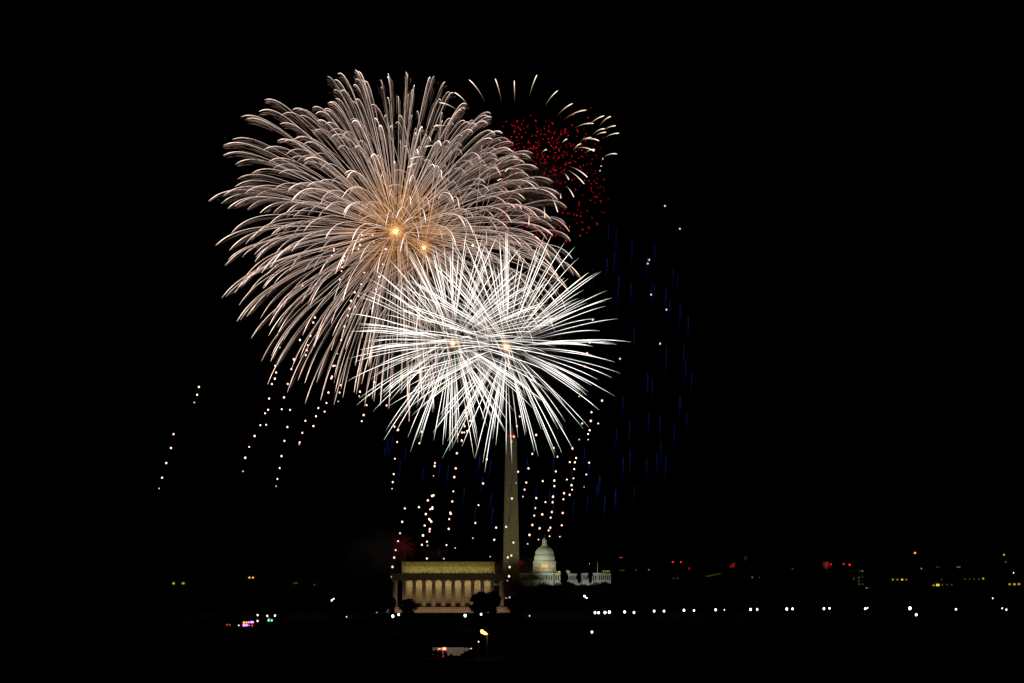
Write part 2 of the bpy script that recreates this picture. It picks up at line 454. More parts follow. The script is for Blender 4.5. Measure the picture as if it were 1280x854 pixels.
tree_at(602, 740.0, 1330, 2, 'dark leafy tree left of a similar one before the temple\'s right end', None, 1.4)
tree_at(616.5, 739.5, 1338, 0, 'dark rounded tree covering the second last column of the temple', None, .9)
tree_at(639, 748, 1450, 1, 'dark tree just right of the temple\'s last column', None, .8)
gcap = 'dark trees in front of the domed building'
tree_at(652, 737, 1900, 1, 'dark round tree hiding the foot of the obelisk on its right', None)
for px, ty, Y, k, wd in ((666, 734, 2100, 0, 1.1), (682, 731.0, 2300, 3, 1.1), (697, 731, 2300, 1, 1), (712, 730, 2350, 3, 1.1), (728, 731.5, 2300, 0, 1.2), (744, 729.5, 2500, 1, 1.1), (758, 730, 2450, 3, 1.1)):
    tree_at(px, ty, Y, k, 'dark tree in the low row in front of the domed building', gcap, wd)
for px, ty, Y, k, wd, lb in ((705, 714.5, 4560, 3, .62, 'tall dark tree beside the domed building\'s main block'), (723.5, 715.5, 4560, 2, .6, 'slim dark tree covering the middle of the domed building\'s right wing'),
                         (738, 713.5, 4560, 2, .55, 'slim dark tree at the near end of the domed building\'s outer wing')):
    tree_at(px, ty, Y, k, lb, None, wd)
for px in (596, 609, 621, 634):  # added dark trees cover the lit left wing, so the temple gap stays dark
    tree_at(px, 713.5, 4600, 1, 'distant dark tree added to mask the wing behind the right end of the temple', 'added distant trees behind the temple', 1.3)
gt = 'dark trees across the park'
for i in range(34):     # right of the temple, beyond the lamp road
    px = 772 + i * 16 + rng.uniform(-6, 6); Y = rng.choice((1500, 1700, 2000, 2400)) + rng.uniform(-80, 80)
    tree_at(px, rng.uniform(736, 745), Y, rng.randrange(4), 'dark tree standing beyond the lamp-lined road right of the temple', gt, rng.uniform(.9, 1.3))
gt2 = 'dark trees left of the temple'
for i in range(26):
    px = 6 + i * 18.5 + rng.uniform(-7, 7); Y = rng.choice((1500, 1700, 2000)) + rng.uniform(-80, 80)
    if 270 < px < 360: Y = 1750
    tree_at(px, rng.uniform(735, 746), Y, rng.randrange(4), 'dark tree in the unlit belt left of the temple', gt2, rng.uniform(.9, 1.3))
gt3 = 'dark trees on the near bank'
for px, ty, Y in ((30, 800, 700), (120, 806, 760), (205, 795, 800), (420, 800, 820), (470, 812, 780), (690, 806, 760), (800, 800, 800), (880, 812, 720), (985, 798, 800), (1090, 806, 760), (1190, 800, 740), (1262, 808, 700)):
    tree_at(px, ty, Y, rng.randrange(4), 'dark tree on the unlit near bank in the foreground', gt3, rng.uniform(1.0, 1.4))
gb = 'bushy trees in front of the lorry'
for px, ty, Y, k, wd in ((544.5, 812.6, 868, 2, 1.15), (550.5, 813.4, 868, 2, 1.0), (557, 815, 866, 2, 1.0), (588.5, 812, 868, 0, 1.2), (583, 814.2, 866, 0, 1.1), (578, 817, 864, 2, 1.3), (571, 819.6, 864, 0, 1.6), (564, 817.8, 864, 0, 1.1), (541, 822, 860, 2, 1.6)):
    tree_at(px, ty, Y, k, 'low dark bushy tree hiding the lower side of the pale lorry', gb, wd * .9)

# ------------------------------------------------------------------ lamps
def globe_lamp(px, py, Y, mat, rad, label, group, name='street_lamp'):
    p = at(px, py, Y); g = gz(p.x, Y)
    t = empty(name, (p.x, Y, g), 0, label, 'street lamp', group)
    h = p.z - g
    mb = MB(); mb.lathe([(.22, 0), (.22, .5), (.11, .7), (.08, h - rad * 1.1)], 8); mb.build('pole', M['metal'], t)
    mb = MB(); mb.ball((0, 0, h), rad, 2, sz=1.15); gl = mb.build('lamp_globe', M[mat], t, smooth=True)
    mb = MB(); mb.lathe([(rad * .5, h + rad * 1.1), (rad * .3, h + rad * 1.3), (.02, h + rad * 1.6)], 8); mb.build('lamp_cap', M['metal'], t)
    return t
row = [(743.8,766,.95),(748.2,766,.95),(756.3,765.8,1.05),(761.7,765.3,1.15),(780.8,765,.95),(792.5,765.7,.9),(817.7,764,.85),(830,764,.85),(855,763,.95),(867.6,763.2,.75),
       (894.6,762.4,.9),(905.5,762.4,.42),(938.2,762,.95),(946.5,761.8,.8),(983.5,761.5,1.0),(990.7,761.2,.8),(1030,761,.9),(1037,760.5,.7),(1081.7,761,.8),(1084.6,760,.42),
       (1137.5,760.5,1.2),(1195,761.7,.75),(1252.8,760.6,.45),(1258,762.2,.62)]
for i, (x, y, r) in enumerate(row):
    globe_lamp(x, y, 1300 + (i % 2) * 14, 'lampw', r * .56, 'white globe street lamp on a dark pole in the long row right of the temple', 'street lamps along the road right of the temple')
for x, y, Y, mt, r, lb in (
    (491, 770.3, 1310, 'lampg', .95, 'greenish white lamp, left of a pair at the temple\'s lower left corner'),
    (498.3, 768.3, 1310, 'lampw', .8, 'white lamp, right of a pair at the temple\'s lower left corner'),
    (581.5, 769.6, 1310, 'lampg', .95, 'greenish white lamp below the right end of the temple steps'),
    (601.3, 768, 1310, 'lampw', .75, 'white lamp below the dark tree at the temple\'s right'),
    (662, 770, 1310, 'lampdim', .5, 'small faint lamp standing alone right of the temple'),
    (730.7, 745.3, 1420, 'lampw', .75, 'upper white lamp of a tight pair under the domed building\'s right wing'),
    (733.2, 747.5, 1420, 'lampg', .5, 'lower and smaller lamp of a tight pair under the domed building\'s right wing'),
    (740, 790.2, 1000, 'lampw', .62, 'lone white lamp low in the foreground, below the start of the lamp row'),
    (1145.3, 768.5, 1240, 'lampw', .85, 'white lamp a little below the largest lamp of the row on the right'),
    (1241, 748, 1500, 'lampp', .55, 'pinkish lamp above the right end of the lamp row'),
    (1267, 716.2, 3000, 'lampp', .95, 'pinkish lamp high among the far buildings at the right edge'),
    (414.6, 750.8, 1500, 'lampw', .6, 'lower white lamp of a touching pair left of the temple'),
    (417, 748.8, 1500, 'lampw', .6, 'upper white lamp of a touching pair left of the temple'),
    (433.3, 771.2, 1320, 'lampdim', .48, 'small faint white lamp between the vehicles and the temple'),
    (471, 765.8, 1330, 'lampdim', .34, 'tiny faint lamp a little left of the temple'),
    (322, 769, 1460, 'lampw', .62, 'white lamp standing left of the two over the green signals'),
    (334.2, 770, 1460, 'lampw', .62, 'white lamp above the red and green signal'),
    (343.7, 769.6, 1460, 'lampw', .68, 'white lamp at the right end of the group by the signals'),
    (598.3, 802.3, 890, 'lampp', .34, 'small pinkish lamp under the big orange street lamp'),
    ):
    globe_lamp(x, y, Y, mt, r * .62, lb, None)

def cobra():
    hd = at(603.5, 788.8, 885); pl = at(609.0, 792, 885); g = gz(pl.x, 885)
    t = empty('street_lamp', (pl.x, 885, g), 0, 'big orange glowing street lamp on a bent arm, right of the lorry', 'street lamp')
    H = pl.z - g
    mb = MB(); mb.lathe([(.2, 0), (.2, .6), (.13, .9), (.09, H)], 10); mb.build('pole', M['pave'], t)
    dx = hd.x - pl.x; dz = hd.z - pl.z
    mb = MB(); mb.bar((0, 0, H), (dx * .35, 0, H + dz * .3), .06); mb.bar((dx * .35, 0, H + dz * .3), (dx * .5, 0, H + dz * .55), .06); mb.build('arm', M['metal'], t)
    mb = MB(); mb.ball((dx * .38, 0, H - .1), .42, 2, 1.6, 1, .65); mb.ball((dx * .85, 0, H + dz * .45 - .05), .50, 2, 1.7, 1, .75); mb.ball((dx * 1.2, 0, H + dz * .85 + .1), .46, 2, 1.1, 1, .95)
    lh = mb.build('lamp_head', M['lampo'], t, smooth=True)
    mb = MB(); mb.ball((dx * .95, .1, H + dz * .65 + .75), .3, 2, 2.6, 1, .3); mb.build('lamp_cover', M['metal'], t)
    d = bpy.data.lights.new('sodium_light', 'POINT'); d.energy = 260; d.color = (1, .5, .1); d.shadow_soft_size = .3
    o = bpy.data.objects.new('sodium_light', d); COL.objects.link(o); o.parent = t; o.location = (dx * .6, -.9, H - .3)
cobra()

# ------------------------------------------------------------------ coach and traffic signals
def coach():
    a = at(541, 812, 904); b = at(590, 812, 904); L = b.x - a.x; cx = (a.x + b.x) / 2; g = 0.05
    zr = at(560, 809.6, 904).z
    t = empty('lorry', (cx, 904, g), 0, 'long pale ribbed lorry half hidden by bushy trees below the temple', 'lorry')
    H = zr - g; hl = L / 2
    mb = MB(); mb.box(-hl, hl - 2.6, -1.25, 1.25, .95, H)
    for k in range(4): mb.box(-hl + .05, hl - 2.65, -1.45, -1.251, 1.15 + k * .56, 1.42 + k * .56)
    for k in range(2): mb.box(-hl - .04, hl - 2.56, -1.33, 1.29, (.92, H - .08)[k], (1.05, H + .03)[k])
    mb.build('cargo_box', M['busw'], t)
    mb = MB(); mb.box(-hl + .3, hl - 2.9, -.5, .5, .6, .92); mb.build('chassis', M['metal'], t)
    mb = MB(); mb.box(hl - 2.45, hl - .25, -1.2, 1.2, .6, 1.7); mb.box(hl - 2.45, hl - .5, -1.15, 1.15, 1.7, H - .3); mb.box(hl - 2.4, hl - 1.2, -.9, .9, H - .3, H - .05)
    cab = mb.build('cab', M['busw'], t)
    mb = MB(); mb.box(hl - 1.7, hl - .75, -1.2, -1.151, 1.75, 2.45); mb.build('side_window', M['pane'], cab)
    mb = MB(); mb.box(hl - .5, hl - .44, -1.0, 1.0, 1.8, H - .5); mb.build('windscreen', M['pane'], cab)
    for x in (-hl + 1.2, -hl + 2.4, hl - 3.6, hl - 1.4):
        mb = MB(); mb.bar((x, -1.3, .5), (x, -1.0, .5), .5, .5, 20); wh = mb.build('wheel', M['tyre'], t)
        mb = MB(); mb.bar((x, -1.33, .5), (x, -1.28, .5), .26, .26, 14); mb.build('rim', M['metal'], wh)
    mb = MB(); mb.box(hl - .42, hl - .1, -1.3, -.6, H - .75, H - .1); mb.build('front_lamp', M['lampdim'], t)
    mb = MB(); mb.box(-hl - .03, -hl + .2, -1.36, -1.32, 1.0, 1.3); mb.build('tail_light', M['redd'], t)
    strip('lorry_fill_light', (cx, 893, 7.0), (cx, 903, 2.0), 150, (1, .90, .68), L, .3)  # added fill strip above the road brightens the lorry; no lamp stands there
    # signals in front of it
    def signal(px, py, Y, mt, rad, label, cat='traffic signal', sx=1.0, off=None, name='traffic_signal'):
        p = at(px, py, Y); g = gz(p.x, Y); t = empty(name, (p.x, Y, g), 0, label, cat); h = p.z - g
        mb = MB(); mb.lathe([(.1, 0), (.07, h - .2)], 8); mb.build('pole', M['metal'], t)
        mb = MB(); mb.box(-.28, .28, .02, .35, h - 1.35, h + .45); hs = mb.build('signal_housing', M['metal'], t)
        mb = MB(); mb.ball((0, -.05, h), rad, 2, sx, .5, 1); mb.build('signal_light', M[mt], t, smooth=True)
        return t
    s = signal(555.3, 811, 893, 'redhot', .45, 'glowing red traffic signal in front of the lorry', sx=1.6)
    p = at(555.3, 811, 893)
    d = bpy.data.lights.new('red_light', 'POINT'); d.energy = 45; d.color = (1, .03, .02); d.shadow_soft_size = .3
    o = bpy.data.objects.new('red_light', d); COL.objects.link(o); o.location = (p.x, 892.3, p.z)
    signal(549.2, 811.2, 893, 'orange', .3, 'small pinkish orange signal left of the glowing red one', sx=1.7)
    signal(555, 820.6, 875, 'red', .26, 'dim red light among the branches below the lorry', sx=1.8)
    signal(335.7, 775.6, 1455, 'teal', .6, 'green traffic signal, left of a pair by the white lamps')
    signal(339.6, 775.6, 1455, 'teal', .6, 'green traffic signal, right of a pair by the white lamps')
    signal(336.3, 773.4, 1457, 'red', .4, 'red traffic signal just above the left green one')
coach()

# ------------------------------------------------------------------ emergency vehicles on the left
def vehicle(px, py, Y, L, H, label, name, cat, lights, group=None):
    """py is the height of the roof line; lights: (pixel x, pixel y, material, radius)"""
    p = at(px, py, Y); g = gz(p.x, Y)
    t = empty(name, (p.x, Y, g), 0, label, cat, group); hl = L / 2
    mb = MB(); mb.box(-hl, hl, -1.05, 1.05, .45, H * .55); mb.box(-hl + .05, hl * .55, -1.0, 1.0, H * .55, H); mb.build('body', M['wall'], t)
    mb = MB(); mb.box(hl * .55, hl * .58, -.9, .9, H * .58, H * .93); mb.build('windscreen', M['pane'], t)
    mb = MB(); mb.box(-hl * .3, hl * .4, -1.06, -1.0, H * .6, H * .88); mb.build('side_window', M['pane'], t)
    for x in (-hl * .62, hl * .66):
        mb = MB(); mb.bar((x, -1.1, .42), (x, -.85, .42), .42, .42, 16); wh = mb.build('wheel', M['tyre'], t)
        mb = MB(); mb.bar((x, -1.13, .42), (x, -1.08, .42), .22, .22, 12); mb.build('rim', M['metal'], wh)
    for (lx, ly, mt, r) in lights:
        q = at(lx, ly, Y - 1.2)
        mb = MB(); mb.ball((0, 0, 0), r, 2, 1, .5, 1); mb.build('light', M[mt], t, (q.x - p.x, -1.2, q.z - g), smooth=True)
    return t
vehicle(306.7, 777.2, 1450, 5.6, 3.7, 'dark van with four magenta and orange lights in a square', 'emergency_van', 'van',
        [(304.9, 778.3, 'orange', .62), (308.2, 778.3, 'orange', .55), (304.9, 781.6, 'pink', .66), (308.2, 781.6, 'pink', .6), (298.5, 781.8, 'lampdim', .4)])
vehicle(313.8, 777.4, 1458, 5.2, 3.6, 'dark van with violet lights on top and blue and red lights below', 'emergency_van', 'van',
        [(311, 778, 'violet', .5), (314.4, 777.8, 'pink', .6), (316.2, 777.8, 'violet', .55), (311, 782, 'blue', .48), (315.2, 782.0, 'red', .45), (322, 776.3, 'lampp', .5)])
vehicle(285.5, 779.5, 1465, 4.6, 1.5, 'dark car with two small orange tail lights, left of the vans', 'parked_car', 'car',
        [(283.6, 781, 'oranged', .42), (287, 781, 'oranged', .40)])

# ------------------------------------------------------------------ far buildings
def far_building(x0, x1, topy, Y, wins, label, group=None, extra=()):
    a, b = at(x0, topy, Y), at(x1, topy, Y); cx = (a.x + b.x) / 2; wd = b.x - a.x; g = gz(cx, Y)
    t = empty('office_building', (cx, Y, g), 0, label, 'building', group); h = a.z - g
    mb = MB(); mb.box(-wd/2, wd/2, 0, 24, -2, h)
    nf = max(2, int(h / 4))
    for k in range(1, nf + 1): mb.box(-wd/2 - .15, wd/2 + .15, -.15, 24.15, k * h / nf - .45, k * h / nf - .1)
    mb.build('wall', M['wall'], t)
    mb = MB(); mb.box(-wd/2 - .3, wd/2 + .3, -.3, 24.3, h + .003, h + .9); mb.box(-wd * .2, wd * .15, 6, 16, h + .9, h + 3.6); mb.build('roof', M['wall'], t)
    dm = None
    nx = max(3, min(9, int(wd / 7)))
    for k in range(nf - 1, max(-1, nf - 5), -1):
        for i in range(nx):
            x = -wd/2 + (i + .5) * wd / nx; z = (k + .45) * h / nf
            if dm is None:
                mb = MB(); mb.box(-1.2, 1.2, -.06, .1, -.8, .8); o = mb.build('window', M['pane'], t); dm = o
            else:
                o = dm.copy(); COL.objects.link(o); o.parent = t
            o.location = (x, -.1, z)
    for (wx, wy, mt, w2, h2) in wins:
        q = at(wx, wy, Y - .8); mb = MB(); mb.box(-w2, w2, -.1, .1, -h2, h2)
        mb.build('lit_window', M[mt], t, (q.x - cx, -.8, q.z - g))
    return t
F = 3300.0
far_building(1108, 1140, 716, F, [(1116, 724.6, 'yellow', .95, .75), (1121.6, 724.6, 'yellow', .85, .6), (1127.7, 724.6, 'yellowb', 1.0, .8), (1133, 724.6, 'yellow', .8, .6)], 'dark building with a row of four yellow windows on the right')
far_building(1146, 1200, 714, F + 60, [(1167, 731.8, 'yellow', 1.1, .7), (1171.2, 731.3, 'yellowb', .8, 1.3), (1173.4, 731.3, 'yellowb', .8, 1.3), (1178, 731, 'yellowd', 1.0, .9), (1184, 731, 'yellowd', 1, .9), (1189.5, 731, 'yellowd', 1, .8), (1177, 724.6, 'yellowd', .8, .8)],
             'dark building with a bright double yellow window low in its wall')
far_building(1200, 1238, 717, F, [(1206, 724, 'yellowd', .9, .8), (1212, 724, 'yellowd', .9, .8), (1217.6, 724, 'yellowd', .9, .8), (1223.4, 724, 'yellowd', .9, .8), (1229, 723.3, 'yellow', 1.0, 1.0)], 'dark building with five dim yellow windows, the rightmost brighter')
far_building(1246, 1300, 713, F - 80, [(1262, 730.4, 'yellow', 1.2, .9), (1268, 730.4, 'yellow', 1.3, 1.1), (1273.7, 730.2, 'yellow', 1.3, 1.0)], 'dark building at the right edge with three broad yellow windows')
far_building(1064, 1092, 709, F - 50, [(1078, 713.8, 'whited', .8, .8), (1075, 713.6, 'greend', .7, .6), (1073.7, 722, 'greend', .9, .9), (1078, 721, 'greend', .6, .6), (1073.7, 726.5, 'greend', .8, .8), (1074, 730.5, 'greend', .8, .8), (1078, 730.3, 'greend', .8, .8), (1083, 735, 'teal', .4, .3), (1085.4, 735, 'greend', .7, .5), (1067.3, 723.5, 'yellowd', .5, 1.6)],
             'dark building with scattered faint greenish windows')
far_building(1142, 1166, 706, 4300, [(1151.7, 711, 'yellow', .9, .9)], 'tall dark building with one small yellow window')
far_building(1166, 1181, 705, 4320, [(1170.6, 709, 'yellowd', .8, 1.0), (1173.2, 709, 'yellowd', .8, 1.0)], 'slim dark building with two dim yellow windows near its roof')
far_building(1188, 1210, 705, 4300, [(1196.8, 709, 'whited', .8, 1.0), (1199.4, 709, 'whited', .9, 1.0)], 'dark building with a pair of pale windows near its roof')
far_building(1246, 1264, 690, 4400, [(1255, 693.6, 'yellowb', 1.0, .9), (1257, 702.5, 'greend', 1.3, 1.3)], 'tallest dark building at the far right with a yellow window near its top')
far_building(880, 905, 716, F, [(891.5, 713.3 + 4.5, 'yellowd', .5, .4), (887, 720.3, 'whited', .4, .25)] + [(884 + k * 3.2, 720.5 - k * .6, 'yellowd', 1.2, .5) for k in range(6)], 'low dark building with a faint pale band of windows')
far_building(932, 958, 712, F, [(940.3, 721.8, 'whited', .7, .7), (949, 721.8, 'yellowd', .8, .5)], 'dark building with one faint white window')
far_building(982, 1000, 706, 4300, [(990.6, 711, 'whited', .6, .6)], 'dark slim building with a single pin-prick window')
far_building(838, 856, 715, F, [(842, 723, 'yellowd', .9, .6), (847, 723, 'yellowd', .9, .6)], 'dark building below the two red roof beacons')
far_building(768, 784, 694, 6200, [(774.8, 697, 'oranged', 1.0, .8), (777.5, 697, 'oranged', 1.2, .8), (776, 713, 'yellowd', 1.5, 1.5), (779.5, 713, 'yellowd', 1.5, 1.5)], 'tall dark tower with a faint orange light at its top')
far_building(789, 816, 707, 5200, [(795, 712.3, 'yellowd', 1.2, 1.2), (811, 712.3, 'yellow', 1.1, .9)], 'dark building with two faint yellow windows far apart')
far_building(208, 240, 724, F, [(217, 729.3, 'yellow', 1.3, 1.2), (229, 729.3, 'yellow', 1.5, 1.1)], 'dark building on the far left with two yellow windows')
far_building(300, 326, 716, 3600, [(311.8, 722.1, 'amber', 1.1, .9), (316.2, 722.1, 'amber', 1.0, .9)], 'dark building with two small amber windows close together')
far_building(360, 400, 723, F, [(368, 729, 'yellowd', 1.2, 1), (371, 729, 'yellowd', 1, 1), (393, 731, 'yellowd', 1, 1)], 'dark building with dim windows left of the temple')

def beacon(px, py, Y, mt, rad, label, group=None):
    p = at(px, py, Y); g = gz(p.x, Y)
    t = empty('beacon_mast', (p.x, Y, g), 0, label, 'mast', group); h = p.z - g
    mb = MB()
    for sx, sy in ((-1, -1), (1, -1), (1, 1), (-1, 1)): mb.bar((sx * 1.2, sy * 1.2, 0), (sx * .35, sy * .35, h - rad), .14, .1, 5)
    nb = int(h / 4)
    for k in range(nb):
        a0 = 1.2 - .85 * k / nb; z = k * h / nb; z2 = (k + 1) * h / nb
        mb.bar((-a0, -a0, z), (a0 * .95, -a0 * .95, z2), .07, .07, 4); mb.bar((a0, a0, z), (-a0 * .95, a0 * .95, z2), .07, .07, 4)
    mb.build('lattice', M['metal'], t)
    mb = MB(); mb.ball((0, 0, h), rad, 2); mb.build('beacon_light', M[mt], t, smooth=True)
beacon(1143.8, 691.3, 3400, 'redhot', .95, 'mast with the brightest red beacon, high on the right')
beacon(1054.6, 705, 3400, 'red', .75, 'mast with a small red beacon, left of two')
beacon(1062, 706, 3400, 'red', 1.0, 'mast with a broader red beacon, right of two')
beacon(1038.8, 705.5, 3400, 'red', .75, 'mast with a red beacon touching the small red burst')
beacon(840.9, 702.6, 3400, 'red', .85, 'left one of two masts with red beacons right of the domed building')
beacon(851, 702.5, 3400, 'red', .8, 'right one of two masts with red beacons right of the domed building')
beacon(861.3, 710.6, 3400, 'redd', 1.3, 'mast with a dim red beacon below the two brighter ones')
beacon(736.8, 704.8, 4700, 'lampdim', .5, 'thin mast with a faint white light over the domed building\'s wing')
beacon(891.5, 713.2, 3400, 'yellowb', .8, 'mast with a small yellow light above a low dark building')
def flagpole():
    a = at(746.8, 704, 4815); g = gz(a.x, 4815)
    t = empty('flagpole', (a.x, 4815, g), 0, 'pale flagpole before the domed building\'s outer wing', 'flagpole')
    mb = MB(); mb.lathe([(.6, 0), (.5, a.z - g - 8), (.3, a.z - g)], 10); mb.build('pole', M['sandstone'], t)
    mb = MB(); mb.ball((0, 0, a.z - g + .3), .7, 1); mb.build('finial', M['sandstone'], t)
flagpole()

# ------------------------------------------------------------------ fireworks
class Fib:
    """collects thin three-sided sparks; their heat goes into the 'glow' attribute"""
    def __init__(s): s.v, s.c, s.f, s.n = [], [], [], 0
    def tube(s, P, rad, colr):
        P = np.asarray(P, float); N = len(P); rad = np.broadcast_to(np.asarray(rad, float), (N,)); colr = np.asarray(colr, float)
        if colr.ndim == 1: colr = np.tile(colr, (N, 1))
        T = np.gradient(P, axis=0); T /= np.linalg.norm(T, axis=1, keepdims=True) + 1e-9
        ref = np.array((0., 0., 1.)) if abs(T[N // 2, 2]) < .8 else np.array((1., 0., 0.))
        A = np.cross(T, ref); A /= np.linalg.norm(A, axis=1, keepdims=True) + 1e-9; B = np.cross(T, A)
        ring = [P + (A * math.cos(q) + B * math.sin(q)) * rad[:, None] for q in (0, 2.0944, 4.1888)]
        V = np.stack(ring, 1).reshape(-1, 3)
        s.v.append(V); s.c.append(np.repeat(colr, 3, axis=0))
        i = np.arange(N - 1)[:, None] * 3; k = np.arange(3)[None, :]; k2 = (k + 1) % 3
        F_ = np.stack([i + k, i + k2, i + 3 + k2, i + 3 + k], -1).reshape(-1, 4) + s.n
        s.f.append(F_); s.n += N * 3
    def build(s, name, parent, mat):
        V = np.concatenate(s.v); C_ = np.concatenate(s.c); F_ = np.concatenate(s.f)
        me = bpy.data.meshes.new(name)
        me.vertices.add(len(V)); me.vertices.foreach_set('co', V.astype(np.float32).ravel())
        me.loops.add(F_.size); me.loops.foreach_set('vertex_index', F_.astype(np.int32).ravel())
        me.polygons.add(len(F_)); me.polygons.foreach_set('loop_start', np.arange(0, F_.size, 4, dtype=np.int32))
        me.update(calc_edges=True); me.validate()
        at2 = me.attributes.new('glow', 'FLOAT_COLOR', 'POINT')
        at2.data.foreach_set('color', np.concatenate([C_, np.ones((len(C_), 1))], 1).astype(np.float32).ravel())
        return link(name, me, mat, parent)

def sphere_dirs(n, r, jit=.12):
    out = []; Q = np.array(Matrix.Rotation(r.uniform(.5, 1.3), 3, 'X') @ Matrix.Rotation(r.uniform(.4, 1.2), 3, 'Y'))
    off = r.uniform(0, 6.28)
    for i in range(n):
        z = 1 - 2 * (i + .5) / n; a = i * 2.399963 + off; q = math.sqrt(1 - z * z)
        d = np.array((q * math.cos(a), q * math.sin(a), z)) + np.array([r.gauss(0, jit) for _ in range(3)])
        out.append(Q @ (d / np.linalg.norm(d)))
    r.shuffle(out)
    return out

FY = 2200.0; PM = FY / FPX       # metres per photograph pixel at the fireworks
GOLD_IN = np.array((1.0, .46, .16)); GOLD_OUT = np.array((1.12, .82, .69)); GREY = np.array((1.08, .72, .58))
def mixc(a, b, t): return a + (b - a) * t

def willow_trail(fb, d, Rm, G, r, gain=1.0, k=2.0, fib=26, wpl=5.2):
    K = 1 - math.exp(-k); low = max(0., min(1., (.35 - d[2]) / .6)); fib = int(fib * (1 - .62 * low)); wpl = wpl * (1 - .45 * low)
    def path(t):
        t = np.asarray(t)[:, None]
        return d[None, :] * np.array((1, 1, .97)) * Rm * (1 - np.exp(-k * t)) / K + np.array((-.11 * G, 0, .90 * G)) * t + np.array((0, 0, -G)) * t * t
    t = np.linspace(r.uniform(.03, .12), 1, 32)
    ss = np.clip((t - .05) / .27, 0, 1); ss = (ss * ss * (3 - 2 * ss))[:, None]
    base = mixc(GOLD_IN, GOLD_OUT, ss)
    heat = (.52 + .32 * np.clip((.35 - t) / .3, 0, 1) + .28 * np.clip((t - .35) / .5, 0, 1) + .55 * np.clip((t - .72) / .2, 0, 1)) * gain
    rad = .11 + .08 * np.clip((t - .1) / .4, 0, 1) + .13 * np.clip((t - .55) / .35, 0, 1); rad = rad * np.clip((1.015 - t) / .10, .15, 1)
    heat = heat * np.array([r.uniform(.8, 1.2) for _ in t])
    fb.tube(path(t), rad, base * heat[:, None])
    jit = np.array((r.gauss(0, .35), r.gauss(0, .35), 0))
    for j in range(fib):                    # the fine sparks that the burning star sheds and that sink below it
        u = (j + r.random()) / fib
        a = r.uniform(.34, .9); b = min(1 - .10 * u * u - .01, a + r.uniform(.12, .34))
        if b - a < .03: continue
        tt = np.linspace(a, b, 7)
        off = np.array((r.gauss(0, .38), r.gauss(0, .38), -1.0)) + jit
        P = path(tt) + off[None, :] * (wpl * u * np.sin(np.clip(tt, 0, 1) * math.pi * .62))[:, None]
        c = mixc(GOLD_IN, GREY, min(1, max(0, ((a + b) / 2 - .1) / .3)))
        h = (.55 + .6 * b) * r.choice((r.uniform(.05, .2), r.uniform(.14, .40))) * (1.15 - .6 * u) * gain
        fade = np.array((.25, .7, 1, 1, 1, .8, .5))
        fb.tube(P, .10 * np.array((.4, 1, 1, 1, 1, 1, .5)), c[None, :] * (h * fade)[:, None])

def burst_core(t, rad, strength, col, light, lcol, name='burst_core'):
    rad *= .68
    mb = MB(); mb.ball((0, 0, 0), rad, 2); o = mb.build(name, glow('core glow', col, strength), t, smooth=True)
    if light:
        d = bpy.data.lights.new('burst_smoke_light', 'POINT'); d.energy = light; d.color = lcol; d.shadow_soft_size = rad
        l = bpy.data.objects.new('burst_smoke_light', d); COL.objects.link(l); l.parent = t; l.location = (0, -rad * 1.6, 0)

def split_parts(t, makers, nbig=100, pname='spark_trail'):
    """the first trails are parts of their own, the rest one part"""
    rest = Fib(); have = False
    for i, mk in enumerate(makers):
        if i < nbig:
            fb = Fib(); mk(fb); fb.build(pname, t, M['trail'])
        else: mk(rest); have = True
    if have: tag(rest.build(pname + 's', t, M['trail']), kind='stuff')

def willow(px, py, Y, n, Rpx, Gpx, label, seed, gain=1.0, core=(2.4, 5, 9000), fib=22, cond=None):
    r = random.Random(seed)
    t = empty('firework_burst', at(px, py, Y), 0, label, 'firework'); s = Y / FPX
    dirs = [d for d in sphere_dirs(n, r, .07) if (cond is None or cond(d))]
    dirs.sort(key=lambda d: abs(d[1]))          # longest in the photograph first
    mk = [(lambda fb, d=d, L=r.choice((r.uniform(.70, 1.0), r.uniform(.88, 1.04), r.uniform(.92, 1.03))), g=gain * (1.7 if d[1] < -.8 else 1) * r.choice((r.uniform(.55, 1.0), r.uniform(.9, 1.35))): willow_trail(fb, d, Rpx * s * L * (1.01 - .15 * max(0, d @ np.array((.6, 0, .8))) ** 2 - .04 * max(0, -d[0]) ** 4), Gpx * s * r.uniform(.8, 1.2), r, g, fib=fib)) for d in dirs]
    split_parts(t, mk)
    if core: burst_core(t, core[0], core[1], (1, .60, .26), core[2], (1, .46, .16))
    return t
willow(495, 290, FY, 430, 236, 74, 'largest golden willow burst with feathery drooping trails, centred at upper left', 3)
willow(530, 310, FY + 25, 100, 212, 80, 'golden willow burst just right of and below the largest one\'s centre', 4, .9, core=(2.0, 4, 5000))
willow(591, 307, FY + 60, 48, 156, 62, 'fainter grey-pink willow burst behind the top of the white bursts', 5, .72, core=(1.2, 7, 3000))

